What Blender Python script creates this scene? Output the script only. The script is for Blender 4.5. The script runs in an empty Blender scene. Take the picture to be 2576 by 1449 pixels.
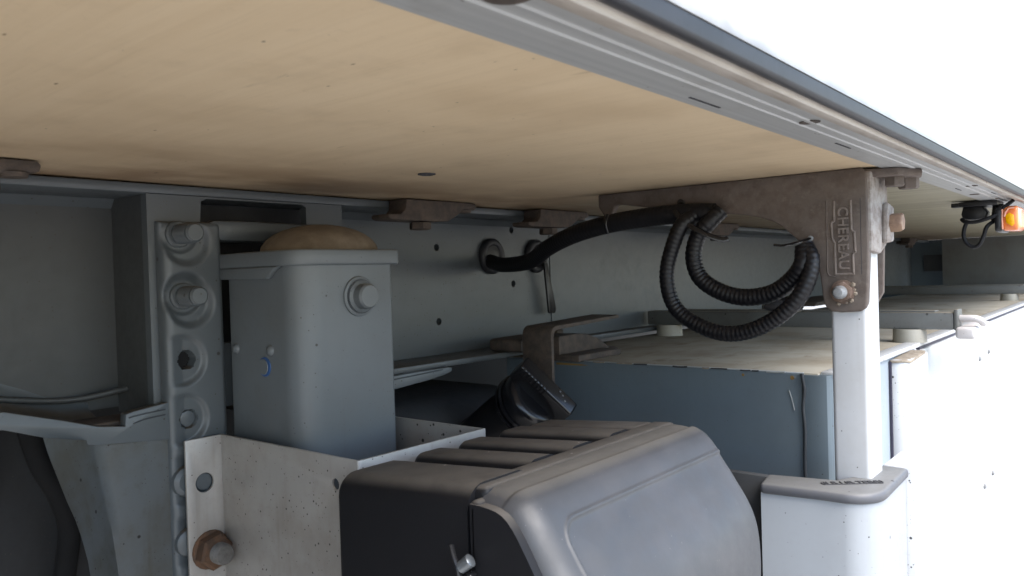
import bpy, bmesh, math, random
from mathutils import Vector, Matrix
random.seed(3)
PI = math.pi
S = 0.13            # one design unit (camera-to-floor height) in metres
ZC = 1.07           # camera height above the ground in metres
scene = bpy.context.scene
C = scene.collection

# ------------------------------------------------------------------ camera
cam = bpy.data.cameras.new('camera')
camo = bpy.data.objects.new('camera', cam)
C.objects.link(camo)
cam.sensor_width = 36.0
cam.lens = 36.0 * 1960.0 / 2576.0
cam.clip_start = 0.01
cam.clip_end = 400
camo.matrix_world = Matrix(((0.63253863, 0.03139003, -0.77389246, 0),
                            (-0.77392875, -0.01370774, -0.6331243, 0),
                            (-0.0304821, 0.99941321, 0.01562297, ZC),
                            (0, 0, 0, 1)))
cam.dof.use_dof = True
cam.dof.focus_distance = 1.15
cam.dof.aperture_fstop = 15.0
scene.camera = camo

# ------------------------------------------------------------------ light
SUN_EL = math.radians(56)
SUN_DIR = Vector((-0.22, -0.97, 0)).normalized()      # where the sun stands, seen from above
world = bpy.data.worlds.new('World')
scene.world = world
world.use_nodes = True
wn = world.node_tree.nodes
wl = world.node_tree.links
sky = wn.new('ShaderNodeTexSky')
sky.sky_type = 'NISHITA'
sky.sun_disc = False
sky.sun_elevation = SUN_EL
sky.sun_rotation = math.atan2(SUN_DIR.x, SUN_DIR.y)
sky.dust_density = 1.0
sky.ozone_density = 0.6
wl.new(sky.outputs[0], wn['Background'].inputs[0])
wn['Background'].inputs[1].default_value = 0.085
sun = bpy.data.lights.new('sun', 'SUN')
sun.energy = 1.5
sun.angle = math.radians(50)
sun.color = (1.0, 0.95, 0.88)
suno = bpy.data.objects.new('sun', sun)
C.objects.link(suno)
sd = Vector((SUN_DIR.x * math.cos(SUN_EL), SUN_DIR.y * math.cos(SUN_EL), math.sin(SUN_EL)))
suno.rotation_euler = sd.to_track_quat('Z', 'Y').to_euler()
suno.location = (0, -3, 5)
vs = scene.view_settings
vs.view_transform = 'Standard'
vs.look = 'None'
vs.gamma = 1.0
vs.exposure = 2.42
try:
    scene.cycles.max_bounces = 12
    scene.cycles.diffuse_bounces = 8
except Exception:
    pass

# ------------------------------------------------------------------ materials
class N:
    def __init__(s, name):
        s.m = bpy.data.materials.new(name)
        s.m.use_nodes = True
        s.t = s.m.node_tree
        s.b = s.t.nodes['Principled BSDF']
        s.co = s.t.nodes.new('ShaderNodeTexCoord').outputs['Object']
    def new(s, t): return s.t.nodes.new(t)
    def link(s, a, b): s.t.links.new(a, b)
    def mapped(s, sc):
        n = s.new('ShaderNodeMapping'); s.link(s.co, n.inputs[0]); n.inputs['Scale'].default_value = sc
        return n.outputs[0]
    def noise(s, scale, detail=4, rough=0.6, vec=None, dist=0.0):
        n = s.new('ShaderNodeTexNoise'); s.link(vec or s.co, n.inputs['Vector'])
        n.inputs['Scale'].default_value = scale; n.inputs['Detail'].default_value = detail
        n.inputs['Roughness'].default_value = rough; n.inputs['Distortion'].default_value = dist
        return n.outputs['Fac']
    def math(s, op, a, b=None, c=None, clamp=False):
        n = s.new('ShaderNodeMath'); n.operation = op; n.use_clamp = clamp
        for i, v in enumerate((a, b, c)):
            if v is None: continue
            if isinstance(v, (int, float)): n.inputs[i].default_value = v
            else: s.link(v, n.inputs[i])
        return n.outputs[0]
    def ramp(s, f, lo, hi, a=0.0, b=1.0):
        n = s.new('ShaderNodeMapRange'); n.interpolation_type = 'SMOOTHSTEP'
        s.link(f, n.inputs[0])
        for i, v in enumerate((lo, hi, a, b)): n.inputs[i + 1].default_value = v
        return n.outputs[0]
    def mix(s, f, a, b):
        n = s.new('ShaderNodeMix'); n.data_type = 'RGBA'
        if isinstance(f, (int, float)): n.inputs[0].default_value = f
        else: s.link(f, n.inputs[0])
        for i, v in ((6, a), (7, b)):
            if isinstance(v, tuple): n.inputs[i].default_value = (*v, 1)
            else: s.link(v, n.inputs[i])
        return n.outputs[2]
    def specks(s, scale, radius, keep, vec=None):
        # scattered round spots: distance to the cell point under the radius, and only some cells
        v = s.new('ShaderNodeTexVoronoi'); s.link(vec or s.co, v.inputs['Vector']); v.inputs['Scale'].default_value = scale
        sep = s.new('ShaderNodeSeparateColor'); s.link(v.outputs['Color'], sep.inputs[0])
        k = s.math('GREATER_THAN', sep.outputs[0], 1.0 - keep)
        rad = s.math('MULTIPLY_ADD', sep.outputs[1], radius, radius * 0.35)
        d = s.math('SUBTRACT', rad, v.outputs['Distance'])
        m = s.math('MULTIPLY', d, 18.0, clamp=True)
        return s.math('MULTIPLY', m, k)
    def up(s, lo=0.5, hi=0.95):
        g = s.new('ShaderNodeNewGeometry'); x = s.new('ShaderNodeSeparateXYZ'); s.link(g.outputs['Normal'], x.inputs[0])
        return s.ramp(x.outputs[2], lo, hi)
    def pos(s):
        x = s.new('ShaderNodeSeparateXYZ'); s.link(s.co, x.inputs[0]); return x.outputs
    def done(s, col, rough=0.5, metal=0.0, bump=None, bs=0.2, bd=0.002, spec=None):
        if isinstance(col, tuple): s.b.inputs['Base Color'].default_value = (*col, 1)
        else: s.link(col, s.b.inputs['Base Color'])
        if isinstance(rough, (int, float)): s.b.inputs['Roughness'].default_value = rough
        else: s.link(rough, s.b.inputs['Roughness'])
        s.b.inputs['Metallic'].default_value = metal
        if spec is not None: s.b.inputs['Specular IOR Level'].default_value = spec
        if bump is not None:
            n = s.new('ShaderNodeBump'); n.inputs['Strength'].default_value = bs; n.inputs['Distance'].default_value = bd
            s.link(bump, n.inputs['Height']); s.link(n.outputs[0], s.b.inputs['Normal'])
        return s.m

def painted(name, base, dirt, rough=0.42, speck=0.30, dirtamt=0.5, metal=0.0, speck_r=0.13, dust=None, dustamt=0.8):
    n = N(name)
    big = n.noise(9, 5, 0.6)
    fine = n.noise(70, 4, 0.7)
    c = n.mix(n.math('MULTIPLY', n.ramp(big, 0.4, 0.75), dirtamt), base, dirt)
    c = n.mix(n.math('MULTIPLY', n.ramp(fine, 0.5, 0.8), dirtamt * 0.5), c, dirt)
    run = n.noise(1, 5, 0.62, n.mapped((55, 55, 3.5)))
    c = n.mix(n.math('MULTIPLY', n.ramp(run, 0.55, 0.78), dirtamt * 0.7), c, dirt)
    if dust is not None:
        d = n.math('MULTIPLY', n.up(0.55, 0.95), n.ramp(n.noise(30, 5, 0.65), 0.15, 0.55, dustamt * 0.75, dustamt))
        c = n.mix(d, c, dust)
    if speck > 0:
        c = n.mix(n.specks(58, speck_r, speck * 0.6), c, (0.025, 0.022, 0.02))
        c = n.mix(n.specks(150, speck_r * 1.2, speck * 0.45), c, (0.04, 0.035, 0.03))
        c = n.mix(n.math('MULTIPLY', n.specks(260, speck_r * 1.3, speck * 0.6), n.ramp(n.noise(14, 3), 0.42, 0.62)), c, (0.07, 0.06, 0.05))
    r = n.ramp(fine, 0.3, 0.8, rough - 0.03, rough + 0.08)
    return n.done(c, r, metal, n.noise(160, 3, 0.6), 0.03, 0.001)

M = {}
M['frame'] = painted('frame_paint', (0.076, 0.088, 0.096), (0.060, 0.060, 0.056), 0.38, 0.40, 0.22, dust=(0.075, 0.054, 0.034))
M['frame_clean'] = painted('leg_paint', (0.112, 0.128, 0.139), (0.092, 0.092, 0.086), 0.38, 0.45, 0.3, dust=(0.10, 0.078, 0.05))
M['outrigger'] = painted('outrigger_paint', (0.175, 0.193, 0.200), (0.115, 0.104, 0.078), 0.45, 0.4, 0.9)
M['grimy'] = painted('grimy_beam_paint', (0.048, 0.052, 0.053), (0.040, 0.038, 0.034), 0.5, 0.25, 0.3)  # darker frame paint, with the shade of the left bay put into it
M['sheet'] = painted('sheet_metal', (0.37, 0.355, 0.335), (0.24, 0.205, 0.17), 0.40, 0.6, 0.6, metal=0.25)
M['white'] = painted('white_paint', (0.50, 0.51, 0.525), (0.36, 0.345, 0.32), 0.4, 0.55, 0.35)
M['guard'] = painted('guard_paint', (0.325, 0.345, 0.37), (0.25, 0.255, 0.26), 0.4, 0.25, 0.3)
M['boxblue'] = painted('blue_grey_paint', (0.112, 0.146, 0.172), (0.095, 0.120, 0.138), 0.5, 0.22, 0.5)
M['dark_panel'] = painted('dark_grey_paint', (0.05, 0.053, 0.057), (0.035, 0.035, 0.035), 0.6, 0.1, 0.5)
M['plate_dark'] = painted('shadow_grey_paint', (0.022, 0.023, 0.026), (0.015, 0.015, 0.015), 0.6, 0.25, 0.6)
M['bar'] = painted('grey_bar_paint', (0.12, 0.126, 0.125), (0.08, 0.075, 0.065), 0.45, 0.45, 0.6, dust=(0.2, 0.175, 0.14))
M['foot'] = painted('off_white_plastic', (0.36, 0.345, 0.30), (0.28, 0.24, 0.19), 0.55, 0.2, 0.5)
M['lever'] = painted('grey_latch_plastic', (0.55, 0.53, 0.54), (0.4, 0.36, 0.33), 0.5, 0.3, 0.5)
M['cap_plastic'] = painted('grey_cap_plastic', (0.078, 0.081, 0.094), (0.11, 0.108, 0.108), 0.5, 0.1, 0.8, dust=(0.155, 0.155, 0.152), dustamt=0.8)

def mk_wood():
    n = N('beige_plywood')
    st = n.noise(1, 7, 0.62, n.mapped((62, 3.4, 1)), 0.4)
    st2 = n.noise(1, 6, 0.6, n.mapped((24, 2.0, 1)), 0.8)
    bl = n.noise(4.2, 4, 0.55)
    p = n.pos()
    c = n.mix(n.ramp(st, 0.35, 0.72), (0.67, 0.53, 0.355), (0.63, 0.49, 0.32))
    c = n.mix(n.ramp(st2, 0.55, 0.8, 0, 0.3), c, (0.52, 0.385, 0.235))
    c = n.mix(n.ramp(bl, 0.46, 0.74, 0, 0.55), c, (0.47, 0.345, 0.21))
    c = n.mix(n.ramp(n.noise(11, 5, 0.6), 0.52, 0.75, 0, 0.35), c, (0.44, 0.33, 0.21))
    fg = n.noise(1, 5, 0.7, n.mapped((230, 7, 1)), 0.2)
    c = n.mix(n.ramp(fg, 0.52, 0.72, 0, 0.2), c, (0.40, 0.29, 0.17))
    c = n.mix(n.ramp(n.noise(75, 6, 0.75), 0.55, 0.75, 0, 0.22), c, (0.36, 0.27, 0.17))
    # greyer beyond the support bracket: cooler light there, painted into the wood colour
    far = n.ramp(p[0], 8.5 * S, 9.6 * S, 0, 0.9)
    c = n.mix(far, c, n.mix(n.ramp(st, 0.35, 0.65), (0.31, 0.30, 0.225), (0.17, 0.165, 0.12)))
    # brown dirt along the chassis beam, with light fall-off painted into it
    s1 = n.ramp(p[1], 4.6 * S, 7.3 * S, 0, 0.62)
    s1 = n.math('MULTIPLY', s1, n.ramp(n.noise(1, 4, 0.55, n.mapped((5.0, 9.0, 1))), 0.34, 0.62))
    c = n.mix(n.ramp(p[1], 3.0 * S, 7.4 * S, 0, 0.45), c, (0.36, 0.25, 0.15))
    c = n.mix(s1, c, (0.17, 0.088, 0.040))
    v = n.mapped((40, 17, 1))
    c = n.mix(n.specks(0.8, 0.06, 0.22, v), c, (0.06, 0.04, 0.028))
    c = n.mix(n.specks(2.2, 0.09, 0.20, v), c, (0.20, 0.13, 0.07))
    c = n.mix(n.specks(3.1, 0.10, 0.10, n.mapped((37, 21, 1))), c, (0.09, 0.06, 0.035))
    sm = n.math('MULTIPLY', n.ramp(n.noise(1, 3, 0.5, n.mapped((30, 7, 1)), 1.2), 0.70, 0.80), 0.45)
    c = n.mix(sm, c, (0.26, 0.18, 0.11))
    return n.done(c, 0.5, 0, st, 0.04, 0.001)
M['wood'] = mk_wood()

def mk_rail():
    n = N('rail_aluminium')
    st = n.noise(1, 5, 0.6, n.mapped((1.2, 120, 1)))
    c = n.mix(n.ramp(st, 0.35, 0.7), (0.40, 0.405, 0.40), (0.33, 0.335, 0.335))
    c = n.mix(n.ramp(n.noise(16, 5, 0.6), 0.55, 0.78, 0, 0.55), c, (0.27, 0.25, 0.22))
    v = n.mapped((30, 55, 1))
    c = n.mix(n.specks(0.8, 0.11, 0.30, v), c, (0.06, 0.055, 0.05))
    c = n.mix(n.specks(2.0, 0.12, 0.20, v), c, (0.12, 0.11, 0.10))
    return n.done(c, 0.42, 0.15, n.noise(220, 3), 0.06, 0.001)
M['rail'] = mk_rail()

def mk_lip():
    n = N('dirty_rail_lip')
    c = n.mix(n.ramp(n.noise(1, 5, 0.6, n.mapped((9, 60, 60))), 0.35, 0.7), (0.46, 0.42, 0.375), (0.31, 0.265, 0.225))
    c = n.mix(n.specks(26, 0.16, 0.12), c, (0.10, 0.06, 0.04))
    return n.done(c, 0.6, 0)
M['lip'] = mk_lip()

def mk_wall():
    n = N('white_side_wall')
    p = n.pos()
    e = n.math('ADD', p[2], n.math('MULTIPLY', n.noise(1, 5, 0.6, n.mapped((22, 1, 50))), 0.016))
    m = n.ramp(e, 0.012, 0.046, 1, 0)
    c = n.mix(n.math('MULTIPLY', m, 0.85), (0.86, 0.86, 0.85), (0.085, 0.077, 0.068))
    return n.done(c, 0.35, 0)
M['wall'] = mk_wall()

def mk_box_top():
    n = N('dusty_box_top')
    c = n.mix(n.ramp(n.noise(7, 5, 0.6), 0.35, 0.7), (0.42, 0.385, 0.315), (0.30, 0.255, 0.19))
    c = n.mix(n.ramp(n.noise(1, 5, 0.6, n.mapped((5, 14, 1)), 1.0), 0.55, 0.72, 0, 0.6), c, (0.20, 0.155, 0.10))
    c = n.mix(n.specks(60, 0.12, 0.25), c, (0.12, 0.09, 0.06))
    return n.done(c, 0.85, 0, n.noise(200, 4), 0.1, 0.001)
M['box_top'] = mk_box_top()

def mk_cast():
    n = N('rusty_brown_casting')
    a = n.noise(26, 6, 0.65); b = n.noise(110, 5, 0.7)
    c = n.mix(n.ramp(a, 0.35, 0.7), (0.108, 0.082, 0.068), (0.074, 0.056, 0.047))
    c = n.mix(n.ramp(b, 0.52, 0.75, 0, 0.7), c, (0.145, 0.122, 0.106))
    # dry road dirt on the outer end
    p = n.pos()
    g = n.math('MULTIPLY', n.ramp(p[1], -3.1 * S, -2.0 * S, 1, 0), 1.0)
    c = n.mix(n.math('MULTIPLY', n.ramp(n.noise(40, 5, 0.65), 0.35, 0.6), 0.25), c, (0.20, 0.175, 0.155))
    c = n.mix(n.specks(70, 0.16, 0.35), c, (0.05, 0.035, 0.03))
    return n.done(c, 0.72, 0, n.noise(150, 5, 0.7), 0.45, 0.0015)
M['cast'] = mk_cast()

def mk_rust(name, c1, c2, rough=0.8):
    n = N(name)
    c = n.mix(n.ramp(n.noise(60, 6, 0.7), 0.35, 0.65), c1, c2)
    return n.done(c, rough, 0, n.noise(260, 5, 0.7), 0.6, 0.001)
M['dusty_cast'] = mk_rust('dusty_grey_casting', (0.34, 0.315, 0.295), (0.20, 0.165, 0.145), 0.8)  # dust and skylight on the outer faces, both in one pale colour
M['flash'] = painted('pale_blue_corner_paint', (0.30, 0.345, 0.39), (0.24, 0.28, 0.32), 0.5, 0.1, 0.3)  # box paint made paler to stand for light on its outer side
M['worn'] = mk_rust('worn_casting_edge', (0.215, 0.180, 0.158), (0.15, 0.122, 0.105))  # casting made paler to paint highlights on the raised letters and frame
M['rust'] = mk_rust('orange_rust', (0.105, 0.052, 0.026), (0.058, 0.034, 0.021))
M['clamp'] = mk_rust('dark_brown_rust', (0.085, 0.064, 0.050), (0.050, 0.040, 0.034))
M['bolt_brown'] = mk_rust('brown_bolt', (0.25, 0.16, 0.105), (0.17, 0.105, 0.07), 0.6)
M['washer'] = mk_rust('rusty_washer', (0.21, 0.145, 0.115), (0.12, 0.08, 0.06))
M['zinc'] = mk_rust('worn_zinc', (0.26, 0.27, 0.28), (0.17, 0.17, 0.17), 0.5)
M['thread'] = mk_rust('dull_thread_steel', (0.115, 0.108, 0.10), (0.06, 0.055, 0.05), 0.5)
M['dirt'] = mk_rust('caked_dirt', (0.34, 0.29, 0.23), (0.22, 0.18, 0.14), 0.95)
M['dome'] = mk_rust('dusty_dome', (0.165, 0.128, 0.090), (0.125, 0.096, 0.066), 0.85)

def plain(name, col, rough=0.5, metal=0.0, var=0.25, scale=40, spec=None):
    n = N(name)
    c = n.mix(n.ramp(n.noise(scale, 5, 0.65), 0.35, 0.7), col, tuple(v * (1 - var) for v in col))
    return n.done(c, rough, metal, n.noise(scale * 5, 3), 0.08, 0.001, spec)
M['rubber'] = plain('black_rubber', (0.022, 0.023, 0.028), 0.5)
M['black'] = plain('black_plastic', (0.011, 0.011, 0.013), 0.38)
M['glossblack'] = plain('gloss_black_plastic', (0.010, 0.010, 0.012), 0.24)
M['conduit'] = plain('conduit_plastic', (0.006, 0.006, 0.008), 0.40, 0, 0.25, 40, 0.35)
M['cable'] = plain('cable_sheath', (0.006, 0.006, 0.008), 0.55, 0, 0.25, 40, 0.3)
M['hole'] = plain('dark_hollow', (0.006, 0.006, 0.007), 0.9)
M['seal'] = plain('dark_sealant', (0.045, 0.052, 0.06), 0.6)
M['amber'] = plain('amber_lens', (0.75, 0.20, 0.055), 0.15, 0, 0.1)
M['amber_in'] = plain('amber_reflector', (0.90, 0.44, 0.0), 0.2, 0, 0.2, 300)
M['amber_rim'] = plain('pale_lens_rim', (0.85, 0.42, 0.30), 0.2, 0, 0.1)
M['blue'] = plain('blue_sticker', (0.03, 0.09, 0.25), 0.4)
M['silver'] = plain('bright_clip_steel', (0.22, 0.24, 0.26), 0.3, 0.6)
M['mark'] = plain('dark_marking', (0.045, 0.045, 0.05), 0.8)
M['chip'] = plain('ochre_primer_chip', (0.26, 0.155, 0.045), 0.8)
M['sealwhite'] = plain('pale_sealant', (0.42, 0.44, 0.44), 0.5)
M['purple_gap'] = plain('dark_door_gasket', (0.035, 0.032, 0.055), 0.6)

def mk_black_box():
    n = N('dusty_black_plastic')
    d = n.math('MULTIPLY', n.up(0.5, 0.97), n.ramp(n.noise(24, 6, 0.65), 0.2, 0.6, 0.55, 0.95))
    c = n.mix(d, (0.009, 0.009, 0.011), (0.118, 0.107, 0.095))
    c = n.mix(n.math('MULTIPLY', n.specks(90, 0.13, 0.10), n.up(0.3, 0.8)), c, (0.5, 0.47, 0.43))
    return n.done(c, 0.55, 0, n.noise(300, 3), 0.15, 0.0006, 0.3)
M['blackbox'] = mk_black_box()

def mk_lid():
    n = N('grey_lid_plastic')
    up = n.up(0.80, 0.99)
    d = n.math('MULTIPLY', up, n.ramp(n.noise(20, 6, 0.65), 0.2, 0.6, 0.55, 0.9))
    c = n.mix(n.ramp(n.noise(11, 5, 0.6), 0.35, 0.7), (0.040, 0.042, 0.047), (0.054, 0.054, 0.059))
    c = n.mix(d, c, (0.128, 0.119, 0.106))
    c = n.mix(n.ramp(n.noise(1, 4, 0.6, n.mapped((4.5, 7, 7))), 0.62, 0.76, 0, 0.4), c, (0.115, 0.108, 0.10))
    c = n.mix(n.math('MULTIPLY', n.specks(230, 0.13, 0.08), 0.4), c, (0.25, 0.24, 0.225))
    return n.done(c, n.ramp(n.noise(35, 4), 0.3, 0.7, 0.46, 0.58), 0, n.noise(420, 3), 0.14, 0.0005, 0.65)
M['lid'] = mk_lid()

def mk_ground():
    n = N('pale_concrete')
    c = n.mix(n.ramp(n.noise(1.5, 6, 0.6), 0.3, 0.7), (0.385, 0.37, 0.35), (0.30, 0.29, 0.27))
    return n.done(c, 0.9, 0, n.noise(40, 5), 0.3, 0.005)
M['ground'] = mk_ground()

# ------------------------------------------------------------------ builders (coordinates in design units)
LOC = {}
def wpos(p): return Vector((p[0] * S, p[1] * S, p[2] * S + ZC))

def thing(name, label, cat, loc, group=None):
    o = bpy.data.objects.new(name, None)
    C.objects.link(o); o.empty_display_size = 0.02
    o.location = wpos(loc); LOC[o] = o.location.copy()
    o['label'] = label; o['category'] = cat
    if group: o['group'] = group
    return o

def obj(name, bm, mat, parent=None, sharp=38, label=None, cat=None, group=None, kind=None, origin=None):
    bmesh.ops.recalc_face_normals(bm, faces=bm.faces[:])
    me = bpy.data.meshes.new(name)
    bm.to_mesh(me); bm.free()
    for p in me.polygons: p.use_smooth = True
    me.set_sharp_from_angle(angle=math.radians(sharp))
    mats = mat if isinstance(mat, (list, tuple)) else [mat]
    for m in mats: me.materials.append(m)
    o = bpy.data.objects.new(name, me); C.objects.link(o)
    W = [wpos(v.co) for v in me.vertices]
    if parent is not None:
        base = LOC[parent]; o.parent = parent
        LOC[o] = base
        for v, w in zip(me.vertices, W): v.co = w - base
    else:
        if origin is not None: base = wpos(origin)
        else:
            xs = [w.x for w in W]; ys = [w.y for w in W]; zs = [w.z for w in W]
            base = Vector(((min(xs) + max(xs)) / 2, (min(ys) + max(ys)) / 2, min(zs)))
        for v, w in zip(me.vertices, W): v.co = w - base
        o.location = base; LOC[o] = base
    if label: o['label'] = label
    if cat: o['category'] = cat
    if group: o['group'] = group
    if kind: o['kind'] = kind
    return o

def dup(o, d, parent=None):            # a copy of one part, shifted by d (design units)
    c = o.copy(); C.objects.link(c)
    c.parent = parent or o.parent
    c.location = o.location + Vector(d) * S
    return c
def dup_tree(root, d, label=None):
    r = root.copy(); C.objects.link(r); r.location = root.location + Vector(d) * S
    if label: r['label'] = label
    for ch in list(root.children):
        c = ch.copy(); C.objects.link(c); c.parent = r
        for g in ch.children:
            e = g.copy(); C.objects.link(e); e.parent = c
    return r

def bmn(): return bmesh.new()

def bevel(bm, geom_edges, off, seg=2):
    if off > 0:
        bmesh.ops.bevel(bm, geom=geom_edges, offset=off, offset_type='OFFSET', segments=seg, profile=0.5, affect='EDGES', clamp_overlap=True)

def add_box(bm, x0, x1, y0, y1, z0, z1, bev=0.0, seg=2):
    t = bmesh.new()
    vs = [t.verts.new((x, y, z)) for x in (x0, x1) for y in (y0, y1) for z in (z0, z1)]
    for f in ((0, 1, 3, 2), (4, 6, 7, 5), (0, 4, 5, 1), (2, 3, 7, 6), (0, 2, 6, 4), (1, 5, 7, 3)):
        t.faces.new([vs[i] for i in f])
    bevel(t, t.edges[:], bev, seg)
    merge(bm, t)
    return bm
def merge(bm, t, mat=None):
    mp = {}
    for v in t.verts: mp[v] = bm.verts.new(mat @ v.co if mat else v.co)
    for f in t.faces:
        try:
            nf = bm.faces.new([mp[v] for v in f.verts]); nf.material_index = f.material_index
        except ValueError: pass
    t.free()
def box(*a, **k): return add_box(bmn(), *a, **k)

def axpt(axis, u, v, w):
    return {'x': (w, u, v), 'y': (u, w, v), 'z': (u, v, w)}[axis]

def add_prism(bm, axis, pts, w0, w1, bev=0.0, holes=(), seg=2):
    # polygon (with holes) in the plane across an axis, extruded from w0 to w1
    t = bmesh.new()
    loops = [pts] + list(holes)
    es = []
    for lp in loops:
        vs = [t.verts.new(axpt(axis, p[0], p[1], w0)) for p in lp]
        for i in range(len(vs)): es.append(t.edges.new((vs[i], vs[(i + 1) % len(vs)])))
    if holes:
        bmesh.ops.triangle_fill(t, use_beauty=True, use_dissolve=False, edges=es)
    else:
        t.faces.new(t.verts[:])
    fs = t.faces[:]
    r = bmesh.ops.extrude_face_region(t, geom=fs)
    nv = [g for g in r['geom'] if isinstance(g, bmesh.types.BMVert)]
    d = Vector(axpt(axis, 0, 0, w1 - w0))
    bmesh.ops.translate(t, verts=nv, vec=d)
    if bev > 0:
        t.normal_update()
        bmesh.ops.recalc_face_normals(t, faces=t.faces[:])
        ed = [e for e in t.edges if len(e.link_faces) == 2 and e.calc_face_angle(0) > 0.6]
        bevel(t, ed, bev, seg)
    merge(bm, t)
    return bm
def prism(*a, **k): return add_prism(bmn(), *a, **k)

def circ(cx, cy, r, n=20, r2=None):
    return [(cx + r * math.cos(2 * PI * i / n), cy + (r2 or r) * math.sin(2 * PI * i / n)) for i in range(n)]

def frame_of(d):
    d = Vector(d).normalized()
    a = Vector((0, 0, 1)) if abs(d.z) < 0.9 else Vector((1, 0, 0))
    u = d.cross(a).normalized(); v = d.cross(u).normalized()
    return d, u, v

def add_lathe(bm, base, axis, prof, n=24, cap=True, rot=0.0):
    # prof: list of (distance along axis, radius)
    d, u, v = frame_of(axis); base = Vector(base)
    rings = []
    for (h, r) in prof:
        rings.append([bm.verts.new(base + d * h + (u * math.cos(2 * PI * i / n + rot) + v * math.sin(2 * PI * i / n + rot)) * max(r, 1e-4)) for i in range(n)])
    for a, b in zip(rings, rings[1:]):
        for i in range(n): bm.faces.new((a[i], a[(i + 1) % n], b[(i + 1) % n], b[i]))
    if cap:
        bm.faces.new(rings[0][::-1]); bm.faces.new(rings[-1])
    return bm
def lathe(*a, **k): return add_lathe(bmn(), *a, **k)

def spline(pts, n):
    # Catmull-Rom through the points, resampled at even spacing
    P = [Vector(p) for p in pts]
    Q = [P[0] * 2 - P[1]] + P + [P[-1] * 2 - P[-2]]
    out = []
    for i in range(1, len(Q) - 2):
        for k in range(24):
            t = k / 24
            a, b, c, d = Q[i - 1], Q[i], Q[i + 1], Q[i + 2]
            out.append(0.5 * ((2 * b) + (c - a) * t + (2 * a - 5 * b + 4 * c - d) * t * t + (3 * b - a - 3 * c + d) * t ** 3))
    out.append(P[-1])
    L = [0]
    for a, b in zip(out, out[1:]): L.append(L[-1] + (b - a).length)
    res = []; j = 0
    for k in range(n):
        s = L[-1] * k / (n - 1)
        while j < len(L) - 2 and L[j + 1] < s: j += 1
        f = (s - L[j]) / max(1e-9, L[j + 1] - L[j])
        res.append(out[j].lerp(out[j + 1], min(1, f)))
    return res, L[-1]

def add_tube(bm, pts, r, n=12, step=0.06, rib=0.0, smooth=True, flat=None):
    _, L = spline(pts, 2)
    if rib > 0:
        cnt = int(L / 0.052) * 4 + 1
    else: cnt = max(4, int(L / step))
    P, L = spline(pts, cnt)
    up = None; rings = []
    for i, p in enumerate(P):
        d = (P[min(i + 1, cnt - 1)] - P[max(i - 1, 0)]).normalized()
        if up is None:
            _, up, _ = frame_of(d)
        up = (up - d * up.dot(d)).normalized(); v = d.cross(up)
        rr = r
        if rib > 0: rr = r * (1.0 if i % 4 in (0, 1) else 1.0 - rib)
        fa = flat or (1, 1)
        rings.append([bm.verts.new(p + (up * math.cos(2 * PI * k / n) * fa[0] + v * math.sin(2 * PI * k / n) * fa[1]) * rr) for k in range(n)])
    for a, b in zip(rings, rings[1:]):
        for k in range(n): bm.faces.new((a[k], a[(k + 1) % n], b[(k + 1) % n], b[k]))
    bm.faces.new(rings[0][::-1]); bm.faces.new(rings[-1])
    return bm
def tube(*a, **k): return add_tube(bmn(), *a, **k)

def hexnut(base, axis, r, h, rot=0.0, dome=0.0):
    prof = [(0, r), (h * 0.85, r), (h, r * 0.86)]
    if dome: prof += [(h + dome, r * 0.3)]
    return lathe(base, axis, prof, n=6, rot=rot)

def strip(bm, path, w, axis='x'):
    # polyline given as (u, v) pairs swept to width: open profile extruded along an axis
    pass

def extrude_profile(prof, w0, w1, axis='x', closed=True):
    t = bmn()
    a = [t.verts.new(axpt(axis, p[0], p[1], w0)) for p in prof]
    b = [t.verts.new(axpt(axis, p[0], p[1], w1)) for p in prof]
    n = len(prof)
    for i in range(n if closed else n - 1):
        t.faces.new((a[i], a[(i + 1) % n], b[(i + 1) % n], b[i]))
    if closed:
        t.faces.new(a[::-1]); t.faces.new(b)
    return t

# ------------------------------------------------------------------ ground
wh = thing('truck_wheel', 'black tyre of the towing truck, left of the picture', 'wheel', (-8.5, 4.5, -8.2))  # unseen wheel added to block light from the left
obj('tyre', lathe((-8.5, 2.3, -4.3), (0, 1, 0), [(0, 2.1), (0.0, 3.3), (0.25, 3.75), (0.6, 3.9), (4.6, 3.9), (4.95, 3.75), (5.2, 3.3), (5.2, 2.1)], 40), M['rubber'], wh)
obj('rim', lathe((-8.5, 2.6, -4.3), (0, 1, 0), [(0, 0.6), (0.5, 1.0), (1.0, 2.1), (4, 2.1)], 30), M['zinc'], wh)
g = bmn(); add_box(g, -160, 260, -200, 200, -9.5, -8.23)
obj('ground', g, M['ground'], kind='structure')

# ------------------------------------------------------------------ trailer floor, rail and side wall
fl = bmn(); add_box(fl, -14, 38.5, 2.10, 19.0, 1.0, 1.25)
flo = obj('plywood_floor', fl, M['wood'], label='beige plywood trailer floor seen from below, stained brown along the grey beam', cat='floor', origin=(0, 0, 1.0))
scr = bmn(); add_lathe(scr, (5.28, 5.33, 1.01), (0, 0, -1), [(0, 0.085), (0.02, 0.085), (0.025, 0.06), (-0.01, 0.05)], 16)
obj('floor_plug', scr, M['mark'], flo)
rail = thing('side_rail', 'long grey aluminium edge rail with fine ridges, running under the white side wall', 'rail', (5, 1.75, 0.98))
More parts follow.
